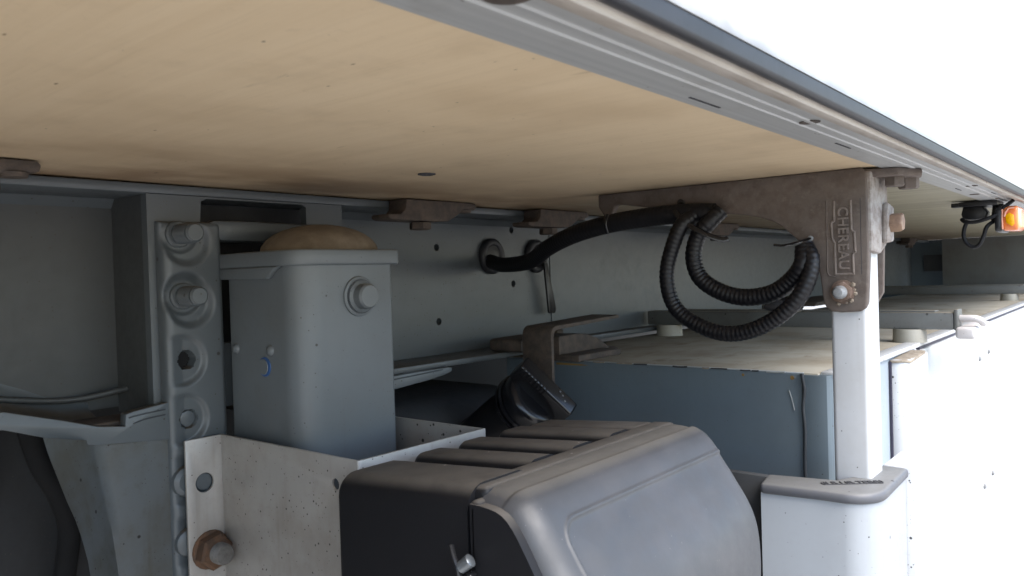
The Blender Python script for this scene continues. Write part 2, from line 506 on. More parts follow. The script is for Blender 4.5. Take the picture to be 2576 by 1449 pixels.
# closed profile (y, z) of the rail, swept along the trailer
rp = [(2.115, 1.06), (2.10, 0.985), (1.885, 0.985), (1.878, 0.975), (1.85, 0.975), (1.843, 0.985), (1.785, 0.985), (1.778, 0.975), (1.752, 0.975), (1.745, 0.985),
      (1.645, 0.985), (1.638, 0.992), (1.60, 0.992), (1.60, 1.12), (2.115, 1.12)]
obj('rail_profile', extrude_profile(rp, -14, 60), M['rail'], rail, sharp=20)
lp = [(1.60, 0.988), (1.632, 0.970), (1.612, 0.950), (1.545, 0.952), (1.535, 0.975), (1.535, 1.10), (1.60, 1.10)]
obj('rail_lip', extrude_profile(lp, -14, 60), M['lip'], rail, sharp=50)
rb = [(1.534, 0.995)] + [(1.496 + 0.036 * math.cos(a), 0.990 - 0.014 * math.sin(a)) for a in [PI * i / 8 for i in range(1, 8)]] + [(1.460, 0.995), (1.456, 1.062), (1.534, 1.062)]
obj('rubber_strip', extrude_profile(rb, -14, 60), M['rubber'], rail, sharp=50)
b0 = obj('rail_bolt', lathe((2.10, 1.70, 0.986), (0, 0, -1), [(0, 0.10), (0.02, 0.095), (0.026, 0.05)], 20), M['clamp'], rail)
o_ = obj('drain_slot', lathe((5.41, 1.77, 0.9835), (0, 0, -1), [(0, 0.07), (0.006, 0.068)], 18), M['clamp'], rail)
for (x, y) in ((14.3, 1.82), (11.6, 1.76), (13.1, 1.95)):
    c = dup(o_, (x - 5.41, y - 1.77, 0)); c.scale = (1, 1, 1)
nick0 = obj('scratch', box(13.0, 13.4, 1.72, 1.735, 0.980, 0.984), M['mark'], rail)
dup(nick0, (-6.5, 0.2, 0)); dup(nick0, (-8.9, 0.28, 0)); dup(nick0, (-1.2, 0.25, 0))

wl_ = bmn(); add_box(wl_, -14, 60, 1.450, 1.60, 1.066, 22.0)
obj('side_wall', wl_, M['wall'], label='bright white trailer side wall above the black rubber strip, grimy along its lower edge', cat='wall', origin=(0, 1.384, 1.0))

# ------------------------------------------------------------------ chassis beam
beam = thing('chassis_beam', 'light grey steel chassis beam under the plywood floor with flanges and drilled web', 'beam', (6, 7.8, -1.3))
holes = [circ(8.18, .45, .055, 12), circ(9.93, .75, .055, 12), circ(9.94, -.13, .055, 12), circ(8.18, -.64, .055, 12)]
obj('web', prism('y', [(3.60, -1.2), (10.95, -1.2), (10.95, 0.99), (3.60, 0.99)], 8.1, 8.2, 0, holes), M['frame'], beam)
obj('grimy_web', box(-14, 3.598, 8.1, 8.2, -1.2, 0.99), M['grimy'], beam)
obj('web_extension', box(10.956, 37.9, 8.085, 8.2, -1.2, 0.99), M['frame'], beam)
obj('web_backing', box(7.6, 10.6, 8.4, 8.5, -1.1, 0.9), M['hole'], beam)
obj('top_flange', box(-14, 37.9, 7.35, 8.08, 0.89, 0.985, bev=0.02), M['frame'], beam)
wd = bmn()
add_prism(wd, 'x', [(8.10, 0.80), (8.02, 0.892), (8.10, 0.892)], -14, 36.9)
obj('fillet_weld', wd, M['frame'], beam)
# lower flange right of the leg
obj('lower_flange', box(5.85, 9.6, 7.35, 8.08, -1.20, -1.12, bev=0.015), M['frame'], beam)
obj('lower_flange', box(9.605, 23.0, 7.82, 8.08, -1.21, -1.12, bev=0.015), M['frame'], beam)
gz = [(5.9, -1.205), (7.56, -1.205), (7.64, -1.22), (7.63, -1.27), (7.50, -1.30), (7.22, -1.335), (6.67, -1.375), (5.9, -1.42)]
obj('splice_plate', prism('y', gz, 7.34, 7.44, 0.012), M['frame_clean'], beam)
for pts in ([(5.9, 7.333, -1.20), (6.6, 7.333, -1.205), (7.0, 7.333, -1.195), (7.5, 7.333, -1.185)], [(6.3, 7.333, -1.26), (7.0, 7.333, -1.24), (7.45, 7.333, -1.225)]):
    obj('seam_line', tube(pts, 0.008, 5, 0.1), M['seal'], beam)
# front plate that ties the flanges at the leg, with its slot
slot = [(4.10, 0.84), (4.16, 0.87), (5.30, 0.87), (5.36, 0.84), (5.36, 0.52), (4.08, 0.52)]
win = [(4.19, 0.40), (4.23, 0.44), (5.3, 0.44), (5.3, -0.6), (4.24, -0.6)]
obj('tie_plate', prism('y', [(3.55, -1.25), (5.86, -1.25), (5.86, 0.888), (3.55, 0.888)], 7.352, 7.46, 0.0, [slot, win]), M['frame'], beam)
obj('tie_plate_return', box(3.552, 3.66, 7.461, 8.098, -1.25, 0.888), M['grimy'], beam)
obj('slot_backing', box(3.9, 5.8, 8.0, 8.09, -1.2, 0.88), M['plate_dark'], beam)  # near-black sheet painting the deep shade behind slot and window
# curved lower flange at the left
fe_top = [(-2.0, -0.70), (1.2, -0.83), (2.27, -0.985), (2.72, -1.13), (2.99, -1.225), (3.23, -1.265), (3.235, -1.155), (3.30, -1.14), (3.57, -1.11), (3.64, -1.10)]
fe_bot = [(3.64, -1.46), (3.04, -1.40), (2.96, -1.395), (2.56, -1.25), (2.26, -1.135), (1.2, -0.98), (-2.0, -0.86)]
obj('flange_edge', prism('y', fe_top + fe_bot, 7.24, 7.36, 0.012), M['frame'], beam)
fl2 = bmn()
N_ = 18
xs = [-2 + 5.25 * i / N_ for i in range(N_ + 1)]
def fz(x):
    for (a, b) in zip(fe_top, fe_top[1:]):
        if a[0] <= x <= b[0] and b[0] > a[0]: return a[1] + (b[1] - a[1]) * (x - a[0]) / (b[0] - a[0])
    return -1.2
rows = []
for x in xs:
    z0 = fz(min(x, 3.2)) - 0.03
    rows.append([fl2.verts.new((x, 7.36, z0)), fl2.verts.new((x, 7.6, z0 + .01)), fl2.verts.new((x, 7.85, z0 + 0.03)), fl2.verts.new((x, 8.06, z0 + 0.10)), fl2.verts.new((x, 8.09, z0 + 0.22 + 0.05 * math.sin(x * 3.4)))])
for a, b in zip(rows, rows[1:]):
    for k in range(4): fl2.faces.new((a[k], b[k], b[k + 1], a[k + 1]))
obj('flange_top', fl2, M['frame'], beam, sharp=80)
wv = []
obj('weld_bead', tube([(2.2, 8.0, -0.90), (2.55, 8.0, -0.985), (2.95, 8.0, -1.05), (3.2, 7.95, -1.05), (3.4, 7.9, -1.02), (3.6, 7.9, -1.0)], 0.03, 8, 0.05), M['grimy'], beam, sharp=80)
pk = bmn(); add_box(pk, 2.90, 3.54, 7.40, 7.80, -1.30, -1.225, 0.02)
obj('dirt_pocket', pk, M['clamp'], beam)  # flat dark brown patch for the dirt and shade of a hollow
for pts in ([(3.26, 7.236, -1.19), (3.4, 7.236, -1.175), (3.6, 7.236, -1.165)], [(3.3, 7.236, -1.25), (3.42, 7.236, -1.225), (3.6, 7.236, -1.215)]):
    obj('seam_line', tube(pts, 0.007, 5, 0.1), M['seal'], beam)

# ------------------------------------------------------------------ outrigger plate at the lower left
out = thing('outrigger_plate', 'curved grey steel gusset plate with a dusty bent left edge, below the beam', 'plate', (3.2, 7.3, -3.2))
ledge = [(2.45, -1.20, 2.99, -1.36), (2.475, -1.31, 3.0, -1.46), (2.50, -1.40, 3.015, -1.56), (2.555, -1.58, 3.04, -1.74), (2.61, -1.76, 3.07, -1.92), (2.67, -1.93, 3.095, -2.1), (2.71, -2.08, 3.11, -2.27), (2.755, -2.3, 3.135, -2.5), (2.785, -2.55, 3.16, -2.75), (2.80, -3.0, 3.19, -3.1), (2.80, -3.6, 3.2, -3.6)]
t = bmn(); rows = []
for (xl, zl, xf, zf_) in ledge:
    row = []
    for k in range(11):
        s = k / 10
        row.append(t.verts.new((xl + (xf - xl) * s, 7.00 + 0.31 * s ** 1.25 - 0.03 * math.exp(-s * 9), zl + (zf_ - zl) * s)))
    for k in range(1, 9):
        s = k / 8
        row.append(t.verts.new((xf + (3.63 - xf) * s, 7.31 - 0.05 * (1 - math.exp(-s * 4)), zf_)))
    rows.append(row)
for a, b in zip(rows, rows[1:]):
    for k in range(len(a) - 1): t.faces.new((a[k], a[k + 1], b[k + 1], b[k]))
bmesh.ops.solidify(t, geom=t.faces[:], thickness=-0.06)
bmesh.ops.recalc_face_normals(t, faces=t.faces[:])
obj('gusset', t, M['outrigger'], out, sharp=60)
obj('edge_seam', tube([(3.635, 7.262, -1.2), (3.64, 7.262, -2.0), (3.645, 7.262, -3.4)], 0.012, 6, 0.3), M['seal'], out)

# dark mechanics behind it
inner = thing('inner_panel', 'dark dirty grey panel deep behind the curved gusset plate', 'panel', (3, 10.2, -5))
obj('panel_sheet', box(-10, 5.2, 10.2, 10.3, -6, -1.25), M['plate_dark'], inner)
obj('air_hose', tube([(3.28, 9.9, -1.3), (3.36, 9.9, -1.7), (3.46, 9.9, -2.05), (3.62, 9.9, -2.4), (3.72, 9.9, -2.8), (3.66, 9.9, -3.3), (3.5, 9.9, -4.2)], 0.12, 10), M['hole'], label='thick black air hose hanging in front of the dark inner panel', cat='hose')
obj('air_hose', tube([(2.7, 9.95, -1.4), (2.95, 9.95, -1.75), (2.9, 9.95, -2.3), (2.4, 9.95, -2.7)], 0.05, 8), M['cable'], label='thin black hose curving at the far lower left edge', cat='hose')

# ------------------------------------------------------------------ mounting column with studs
col = thing('mounting_plate', 'grey pressed steel mounting plate with round dimples, studs and holes beside the leg', 'plate', (3.9, 7.2, -3.4))
cent = [(3.83, 0.50, 0), (3.85, -0.10, 0), (3.83, -0.72, 1), (3.83, -1.29, 1), (3.83, -1.87, 1), (3.83, -2.46, 1)]
def dimple(x, z):
    h = 0.0
    for (cx, cz, k) in cent:
        if k == 0:
            r = math.hypot(x - cx + 0.02, z - cz)
            a = 1 - min(1, max(0, (r - 0.15) / 0.10)); a = a * a * (3 - 2 * a)
            h = max(h, 0.075 * a)
            r2 = math.hypot(x - cx - 0.03, z - cz + 0.07)
            a = 1 - min(1, max(0, (r2 - 0.17) / 0.09)); a = a * a * (3 - 2 * a)
            h = max(h, 0.05 * a)
        else:
            r = math.hypot(x - cx + 0.06, z - cz)
            if x < cx - 0.06: r = abs(z - cz) * 1.0 
            a = 1 - min(1, max(0, (r - 0.205) / 0.055)); a = a * a * (3 - 2 * a)
            fade = min(1, max(0, (x - (cx - 0.20)) / 0.16))
            h = max(h, 0.042 * a * fade)
            rr = math.hypot(x - cx, z - cz)
            if rr < 0.088: h = max(h, 0.16 if cz > -1.0 else 0.085)
    return h
t = bmn()
X0, X1, Z0, Z1 = 3.62, 4.235, -3.4, 0.625
nx, nz = 50, 300
gridv = []
for j in range(nz + 1):
    z = Z0 + (Z1 - Z0) * j / nz
    row = []
    for i in range(nx + 1):
        x = X0 + (X1 - X0) * i / nx
        dx = max(0, X0 + 0.08 - x); dz = max(0, z - (Z1 - 0.05))
        e = 0.0
        if dx > 0: e += 0.08 - math.sqrt(max(0, 0.08 ** 2 - dx ** 2))
        if dz > 0: e += 0.05 - math.sqrt(max(0, 0.05 ** 2 - dz ** 2))
        e2 = max(0, x - (X1 - 0.07))
        if e2 > 0: e += 0.07 - math.sqrt(max(0, 0.07 ** 2 - e2 ** 2))
        row.append(t.verts.new((x, 7.20 + e + dimple(x, z), z)))
    gridv.append(row)
for a, b in zip(gridv, gridv[1:]):
    for i in range(nx):
        c_ = (a[i].co + b[i + 1].co) / 2
        if math.hypot(c_.x - 3.83, c_.z + 0.72) < 0.075: continue
        t.faces.new((a[i], a[i + 1], b[i + 1], b[i]))
# top, left and right returns back to the tie plate
def back(vs):
    q = [t.verts.new((v.co.x, 7.345, v.co.z)) for v in vs]
    for i in range(len(vs) - 1): t.faces.new((vs[i], vs[i + 1], q[i + 1], q[i]))
back(gridv[-1]); back([r[0] for r in gridv]); back([r[-1] for r in gridv])
obj('pressed_plate', t, M['frame'], col, sharp=60)
obj('top_arm', prism('y', [(4.23, 0.445), (5.80, 0.41), (5.86, 0.50), (5.80, 0.60), (5.4, 0.635), (4.6, 0.65), (4.16, 0.645), (4.05, 0.60)], 7.215, 7.34, 0.03), M['frame'], col)
def stud(cx, cz):
    n_ = lathe((cx, 7.32, cz), (0, -1, 0), [(0, 0.135), (0.07, 0.130), (0.085, 0.115)], 20)
    p = obj('stud_nut', n_, M['frame'], col)
    pr = [(0, 0.085)]
    for k in range(7): pr += [(0.05 + k * 0.032, 0.098), (0.065 + k * 0.032, 0.088)]
    pr += [(0.29, 0.092), (0.31, 0.075)]
    obj('stud', lathe((cx, 7.25, cz), (0, -1, 0), pr, 20), M['frame'], col)
stud(3.81, 0.50); stud(3.83, -0.10)
obj('hole_bottom', lathe((3.83, 7.349, -0.72), (0, -1, 0), [(0, 0.11), (0.002, 0.11)], 20), M['hole'], col)  # black disc painted in for the dark inside the hole
obj('hole_plug', lathe((3.83, 7.295, -1.29), (0, -1, 0), [(0, 0.078), (0.035, 0.075), (0.04, 0.06)], 20), M['frame'], col)
obj('weld_nut', lathe((3.77, 7.22, -1.88), (0, -1, 0), [(0, 0.15), (0.04, 0.14), (0.065, 0.10), (0.06, 0.06)], 18), M['frame'], col)
obj('weld_nut', lathe((3.77, 7.22, -2.47), (0, -1, 0), [(0, 0.14), (0.04, 0.13), (0.06, 0.10)], 18), M['frame'], col)

# ------------------------------------------------------------------ landing leg
leg = thing('landing_leg', 'square grey landing leg housing with a dusty domed cap and a round bolt head', 'landing leg', (4.85, 6.6, -3))
def rrect(x0, x1, y0, y1, r, n=6):
    pts = []
    for (cx, cy, a0) in ((x1 - r, y1 - r, 0), (x0 + r, y1 - r, PI / 2), (x0 + r, y0 + r, PI), (x1 - r, y0 + r, 1.5 * PI)):
        for k in range(n + 1):
            a = a0 + PI / 2 * k / n
            pts.append((cx + r * math.cos(a), cy + r * math.sin(a)))
    return pts
def rr_var(x0, x1, y0, y1, rs, n=8):
    # rounded rectangle with a radius for each corner (max max, min max, min min, max min)
    pts = []
    for (cx, cy, a0), r in zip(((x1, y1, 0), (x0, y1, PI / 2), (x0, y0, PI), (x1, y0, 1.5 * PI)), rs):
        ox = cx - r if cx == x1 else cx + r; oy = cy - r if cy == y1 else cy + r
        for k in range(n + 1):
            a = a0 + PI / 2 * k / n
            pts.append((ox + r * math.cos(a), oy + r * math.sin(a)))
    return pts
obj('housing', prism('z', rr_var(4.26, 5.41, 6.0, 7.19, (0.05, 0.05, 0.26, 0.05)), -5.0, 0.17), M['frame_clean'], leg, sharp=50)
capo = rr_var(4.20, 5.47, 5.95, 7.30, (0.05, 0.05, 0.28, 0.04))
cb = prism('z', capo, 0.155, 0.305, 0.02)
obj('cap', cb, M['frame_clean'], leg, sharp=50)
# deeper skirt on the cap's left side
sk = [(7.30, 0.155), (6.22, 0.155), (6.30, 0.12), (6.38, 0.06), (6.42, 0.04), (7.30, 0.05)]
obj('cap_skirt', prism('x', sk, 4.197, 4.255, 0.012), M['frame_clean'], leg, sharp=50)
dm = bmn(); n_ = 28; rings = []
for k in range(8):
    a = PI / 2 * k / 7
    rings.append([dm.verts.new((5.00 + 0.60 * math.cos(a) * math.cos(2 * PI * i / n_), 6.65 + 0.60 * math.cos(a) * math.sin(2 * PI * i / n_), 0.30 + 0.29 * math.sin(a))) for i in range(n_)])
for a, b in zip(rings[:-1], rings[1:-1]):
    for i in range(n_): dm.faces.new((a[i], a[(i + 1) % n_], b[(i + 1) % n_], b[i]))
dm.faces.new(rings[-2])
obj('dome', dm, M['dome'], leg, sharp=80)
obj('bolt_washer', lathe((4.965, 6.002, -0.155), (0, -1, 0), [(0, 0.20), (0.02, 0.195), (0.03, 0.165), (0.032, 0.14)], 28), M['frame_clean'], leg)
bh = lathe((4.965, 5.975, -0.155), (0, -1, 0), [(0, 0.155), (0.02, 0.157), (0.03, 0.135), (0.035, 0.125), (0.12, 0.122), (0.14, 0.105)], 28)
obj('bolt_head', bh, M['frame_clean'], leg)
obj('bolt_gap', lathe((4.965, 5.999, -0.155), (0, -1, 0), [(0, 0.172), (0.033, 0.170), (0.034, 0.158)], 28, cap=False), M['seal'], leg)
for y in (7.06, 6.47):
    obj('clip_dent', lathe((4.275, y, -0.64), (-1, 0, 0), [(0, 0.06), (0.035, 0.045), (0.05, 0.015)], 12), M['frame_clean'], leg, sharp=80)
st = obj('sticker', lathe((4.262, 6.57, -0.80), (-1, 0, 0), [(0, 0.095), (0.012, 0.092)], 20), M['blue'], leg)
obj('sticker_face', lathe((4.262, 6.585, -0.80), (-1, 0, 0), [(0.005, 0.082), (0.018, 0.074)], 20), M['frame_clean'], st)

# ------------------------------------------------------------------ folded sheet bracket
sh = thing('sheet_bracket', 'folded bare sheet metal bracket wrapped round the grey leg, with a rusty nut', 'bracket', (4.6, 6.0, -4))
ZT = -1.475
obj('flange_sheet', prism('y', [(3.715, -4.2), (4.11, -4.2), (4.11, ZT), (3.715, ZT)], 7.105, 7.135, 0.004, [circ(3.90, -1.91, 0.095, 20)]), M['sheet'], sh)
obj('side_sheet', prism('x', [(7.103, -4.2), (5.035, -4.2), (5.035, ZT), (7.103, ZT)], 4.085, 4.112, 0.004, [circ(5.33, -1.71, 0.05, 16)]), M['sheet'], sh)
obj('front_sheet', prism('z', [(4.085, 5.033), (4.10, 5.018), (4.12, 5.013), (5.655, 5.013), (5.655, 5.04), (4.12, 5.04)], -4.2, ZT + 0.002, 0.004), M['sheet'], sh)
obj('back_sheet', box(5.628, 5.655, 5.042, 7.6, -4.2, ZT), M['sheet'], sh)
obj('hole_plate', lathe((3.915, 7.16, -1.91), (0, -1, 0), [(0, 0.085), (0.01, 0.08)], 20), M['frame'], sh)
nut = obj('nut', hexnut((3.93, 7.105, -2.57), (0, -1, 0), 0.175, 0.15, rot=0.25), M['rust'], sh)
obj('nut_collar', lathe((3.93, 7.10, -2.57), (0, -1, 0), [(0, 0.19), (0.012, 0.185), (0.02, 0.17)], 20), M['rust'], nut)
pr = [(0, 0.095)]
for k in range(4): pr += [(0.13 + k * 0.03, 0.102), (0.145 + k * 0.03, 0.082)]
pr += [(0.255, 0.098), (0.27, 0.085)]
obj('thread_end', lathe((3.93, 7.10, -2.57), (0, -1, 0), pr, 24), M['thread'], sh)
obj('bent_edge', tube([(4.108, 7.108, ZT), (4.108, 7.108, -4.0)], 0.012, 6, 0.5), M['sheet'], sh)

# ------------------------------------------------------------------ black box with grey lid
bx = thing('storage_box', 'black plastic storage box with ribbed dusty top and bulging grey lid', 'box', (5.1, 3.6, -5))
def tilt(bm):
    for v in bm.verts:
        if v.co.z > -2.2: v.co.z += (4.85 - v.co.y) * 0.075
    return bm
t = bmn()
# rounded main body
add_prism(t, 'z', rr_var(3.78, 6.50, 3.40, 4.84, (0.12, 0.12, 0.10, 0.10)), -5.0, -1.64, 0.0)
obj('body', tilt(t), M['blackbox'], bx, sharp=45)
xl = [(3.72, 4.36), (4.52, 4.90), (5.06, 5.44), (5.62, 6.02)]
for i, (a, b) in enumerate(xl):
    t = bmn()
    zb = -5.0 if i == 0 else -1.75
    rr_ = 0.17 if i == 0 else 0.10
    pts = [(a, zb)] + [(a + rr_ * (1 - math.cos(k * PI / 12)), -1.478 - rr_ * (1 - math.sin(k * PI / 12))) for k in range(7)] + [(b - 0.10, -1.478), (b - .04, -1.495), (b - .01, -1.53), (b, -1.58), (b, zb)]
    add_prism(t, 'y', pts, 3.60 if i else 3.48, 4.87, 0.0)
    t.normal_update()
    ed = [e for e in t.edges if all(v.co.y > 4.8 for v in e.verts) and max(v.co.z for v in e.verts) > -1.7 or (i == 0 and all(v.co.x < 3.73 for v in e.verts) and all(v.co.y > 4.8 for v in e.verts))]
    bevel(t, ed, 0.09, 4)
    if i == 0:
        for v in t.verts:
            v.co.z -= 0
    obj('rib', tilt(t), M['blackbox'], bx, sharp=50)
t = bmn(); add_box(t, 6.1, 6.5, 3.60, 4.86, -1.75, -1.50, 0.06, 3)
obj('rib', tilt(t), M['blackbox'], bx, sharp=50)
# dusty strip between ribs and lid
t = bmn(); add_box(t, 3.80, 6.46, 3.38, 3.63, -1.9, -1.492, 0.05, 3)
obj('top_strip', tilt(t), M['blackbox'], bx, sharp=50)
# collar between body and lid
t = bmn(); add_box(t, 3.70, 6.52, 3.36, 3.47, -5.0, -1.56, 0.05, 3)
obj('collar', tilt(t), M['blackbox'], bx, sharp=50)
# lid: one swept, rounded shell. Profile runs from the top back edge down the front
prof = [(3.41, -1.374), (3.36, -1.373), (3.28, -1.378), (3.18, -1.395), (3.10, -1.43), (3.04, -1.48), (2.98, -1.55), (2.92, -1.64), (2.86, -1.735), (2.80, -1.835), (2.745, -1.92), (2.70, -2.00),
        (2.66, -2.09), (2.635, -2.18), (2.62, -2.28), (2.612, -2.40), (2.612, -2.6), (2.64, -3.0), (2.70, -3.6), (2.80, -4.4), (2.9, -5.0)]
PP, PL = spline([(0, a, b) for a, b in prof], 330)
def pnorm(i):
    d = (PP[min(i + 1, len(PP) - 1)] - PP[max(i - 1, 0)]).normalized()
    return Vector((0, d.z, -d.y)) if True else d
XA, XB = 3.755, 6.55
stations = []
RL, RR = 0.20, 0.20
for k in range(13):
    a = PI / 2 * k / 12; stations.append((XA + RL * (1 - math.cos(a)), RL * (1 - math.sin(a))))
for k in range(1, 260): stations.append((XA + RL + (XB - XA - RL - RR) * k / 260, 0))
for k in range(13):
    a = PI / 2 * (12 - k) / 12; stations.append((XB - RR * (1 - math.cos(a)), RR * (1 - math.sin(a))))
def sm(e0, e1, x):
    t_ = min(1, max(0, (x - e0) / (e1 - e0))); return t_ * t_ * (3 - 2 * t_)
t = bmn(); rows = []
ctr = Vector((0, 3.45, -5.0))
for (x, off) in stations:
    row = []
    for i, p in enumerate(PP):
        nrm = pnorm(i)
        if nrm.y > 0 and nrm.z <= 0: nrm = -nrm
        # outward = towards -y and +z
        if nrm.dot(Vector((0, -1, 1))) < 0: nrm = -nrm
        q = p.copy()
        s = i / (len(PP) - 1) * PL
        # raised centre panel, its border following the top edge and the left side
        inx = x - (4.02 + 0.10 * sm(1.15, 1.75, s)); iny = s - 0.555
        rc = 0.16
        if inx < rc and iny < rc: dd = rc - math.hypot(rc - inx, rc - iny)
        else: dd = min(inx, iny)
        hgt = 0.011 * math.exp(-((dd + 0.014) / 0.015) ** 2) - 0.009 * sm(-0.010, 0.010, dd) + 0.009 * sm(0.03, 0.25, dd)
        # step between the flat top strip and the front slope
        hgt -= 0.022 * sm(0.0, 0.04, 0.23 - s)
        # gentle belly on the lower front
        f = sm(0.48, 1.5, s)
        xx = (x - XA) / (XB - XA)
        hgt += 0.10 * f * math.sin(PI * min(1, max(0, xx))) ** 0.8
        q += nrm * (hgt if off == 0 else hgt * (1 - off / RL))
        # rounded ends: pull the profile in
        if off > 0:
            q += -nrm * off * 0.8
        if q.y > 3.86: q.y = 3.86
        row.append(t.verts.new((x, q.y, q.z)))
    rows.append(row)
for a, b in zip(rows, rows[1:]):
    for i in range(len(a) - 1): t.faces.new((a[i], a[i + 1], b[i + 1], b[i]))
for row in (rows[0], rows[-1]):
    q = [t.verts.new((v.co.x, 3.41, v.co.z)) for v in row]
    for i in range(len(row) - 1):
        try: t.faces.new((row[i], row[i + 1], q[i + 1], q[i]))
        except ValueError: pass
bk = [t.verts.new((r[0].co.x, r[0].co.y, r[0].co.z - 0.2)) for r in rows]
for i in range(len(rows) - 1): t.faces.new((rows[i][0], rows[i + 1][0], bk[i + 1], bk[i]))
obj('lid', t, M['lid'], bx, sharp=70)
rim = []
for i in range(0, len(PP), 6):
    nrm = pnorm(i)
    if nrm.dot(Vector((0, -1, 1))) < 0: nrm = -nrm
    q = PP[i] - nrm * 0.10
    rim.append((q.y, q.z))
rim = [(3.44, rim[0][1])] + rim + [(3.44, rim[-1][1])]
obj('lid_rim', prism('x', rim, 3.70, 3.80, 0.0), M['blackbox'], bx, sharp=60)
# latch between body and lid
la = obj('latch', box(3.62, 3.705, 3.38, 3.47, -2.4, -1.90, 0.025, 3), M['glossblack'], bx)
obj('latch_pin', lathe((3.60, 3.44, -1.86), (0.2, -0.6, 0.5), [(0, 0.04), (0.09, 0.045), (0.10, 0.03)], 14), M['silver'], la)
obj('latch_wire', tube([(3.62, 3.54, -1.74), (3.60, 3.50, -1.80), (3.59, 3.46, -1.86), (3.59, 3.44, -2.0), (3.60, 3.43, -2.3)], 0.018, 8, 0.04), M['black'], la)

# ------------------------------------------------------------------ side guard post with plastic cap
sg = thing('side_guard', 'white side guard end profile with a grey moulded plastic cap at the post foot', 'guard', (8.4, 2.6, -6))
def bentplan(off, wid):
    o = [(7.72 + off, 3.12), (7.80 + off, 2.50)]
    cx, cy, r = 8.16, 2.36, 0.36 - off
    for k in range(9):
        a = PI * (1.03 + 0.47 * k / 8)
        o.append((cx + r * math.cos(a), cy + r * math.sin(a) * 0.95))
    o += [(9.15, 2.04 + off * 0.9)]
    i = [(9.15, 2.04 + wid), (8.5, 2.06 + wid), (8.28, 2.52), (8.14, 3.2)]
    return o + i
obj('sheet_profile', prism('z', bentplan(0.03, 0.3), -7.8, -2.30, 0.0), M['guard'], sg, sharp=50)
cpo = obj('plastic_cap', prism('z', bentplan(-0.01, 0.38), -2.31, -2.20, 0.045, seg=3), M['cap_plastic'], sg, sharp=60)
obj('rail_extension', prism('z', [(9.16, 1.98), (9.95, 1.86), (9.95, 2.3), (9.16, 2.3)], -7.8, -2.20, 0.02), M['white'], sg)
obj('lower_skirt', box(9.955, 36.0, 2.50, 2.84, -8.15, -3.3, 0.01), M['white'], sg)
obj('mount_web', box(8.02, 8.12, 3.14, 3.75, -6.0, -2.205, 0.01), M['dark_panel'], sg)
# raised lettering on the cap
def text_mesh(body, size, ext, mat4, align='CENTER', spacing=1.0, bold=0.0):
    cu = bpy.data.curves.new('lettering', 'FONT')
    cu.body = body; cu.size = size; cu.extrude = ext; cu.align_x = align; cu.align_y = 'CENTER'; cu.space_character = spacing
    cu.offset = bold; cu.bevel_depth = 0.0; cu.resolution_u = 3
    o = bpy.data.objects.new('lettering', cu); C.objects.link(o)
    dg = bpy.context.evaluated_depsgraph_get()
    me = bpy.data.meshes.new_from_object(o.evaluated_get(dg))
    bpy.data.objects.remove(o)
    bm = bmn(); bm.from_mesh(me); bpy.data.meshes.remove(me)
    for v in bm.verts: v.co = mat4 @ v.co
    return bm
# text direction along -y/+x corner, seen upside down from the camera side as in the photo
def basis(origin, right, up):
    r = Vector(right).normalized(); u = Vector(up).normalized(); n = r.cross(u).normalized(); u = n.cross(r)
    return Matrix(((r.x, u.x, n.x, origin[0]), (r.y, u.y, n.y, origin[1]), (r.z, u.z, n.z, origin[2]), (0, 0, 0, 1)))
capdir = (0.62, -0.78, 0)
tb = text_mesh('(II R I IR TERR)', 0.108, 0.006, basis((8.22, 2.36, -2.197), capdir, (0.78, 0.62, 0)), spacing=0.95)
obj('lettering', tb, M['mark'], cpo, sharp=20)
obj('lettering_line', prism('z', [(8.22 + 0.29 * 0.62 * s_ - 0.058 * 0.78 + w * 0.78, 2.36 - 0.29 * 0.78 * s_ - 0.058 * 0.62 + w * 0.62) for s_, w in ((-1, 0), (1, 0), (1, 0.012), (-1, 0.012))], -2.199, -2.192), M['mark'], cpo)

# ------------------------------------------------------------------ white post
po = thing('support_post', 'white square steel support post under the brown bracket, speckled with grime', 'post', (8.66, 2.42, -6))
obj('tube_section', prism('z', rrect(8.46, 8.93, 2.235, 2.605, 0.05, 5), -6.0, 0.55), M['white'], po, sharp=50)

# ------------------------------------------------------------------ brown cast bracket
br = thing('floor_bracket', 'brown rusty cast bracket with raised maker lettering carrying the trailer floor edge', 'bracket', (8.6, 3.5, -0.5))
out_ = [(5.43, 0.998), (2.26, 0.998), (2.205, 0.95), (2.20, 0.5), (2.20, 0.1), (2.225, -0.38), (2.245, -0.44), (2.29, -0.475), (2.48, -0.485), (2.58, -0.475), (2.63, -0.44), (2.66, -0.38),
        (2.69, -0.1), (2.72, 0.03), (2.76, 0.13), (2.83, 0.21), (2.91, 0.285), (3.02, 0.39), (3.10, 0.46), (3.19, 0.51), (3.32, 0.56), (3.46, 0.595), (3.62, 0.62), (3.8, 0.64), (4.1, 0.68), (4.6, 0.76), (5.12, 0.85),
        (5.17, 0.845), (5.20, 0.80), (5.24, 0.725), (5.34, 0.715), (5.43, 0.84)]
obj('face_plate', prism('x', out_, 8.42, 8.53, 0.022, seg=3), M['cast'], br, sharp=50)
obj('outer_plate', prism('y', [(8.44, 0.14), (8.70, 0.12), (8.80, 0.115), (9.02, 0.20), (9.10, 0.26), (9.10, 0.96), (8.44, 0.96)], 2.17, 2.28, 0.03), M['dusty_cast'], br)
obj('outer_boss', prism('y', [(8.82, 0.22), (9.09, 0.24), (9.11, 0.62), (8.88, 0.66), (8.82, 0.5)], 2.11, 2.175, 0.03), M['dusty_cast'], br)
obj('back_plate', prism('x', [(2.26, 0.96), (2.20, 0.3), (2.22, -0.3), (2.32, -0.48), (2.55, -0.46), (2.68, -0.1), (2.9, 0.3), (3.4, 0.6), (4.2, 0.8), (4.2, 0.96)], 9.02, 9.09, 0.015), M['cast'], br)
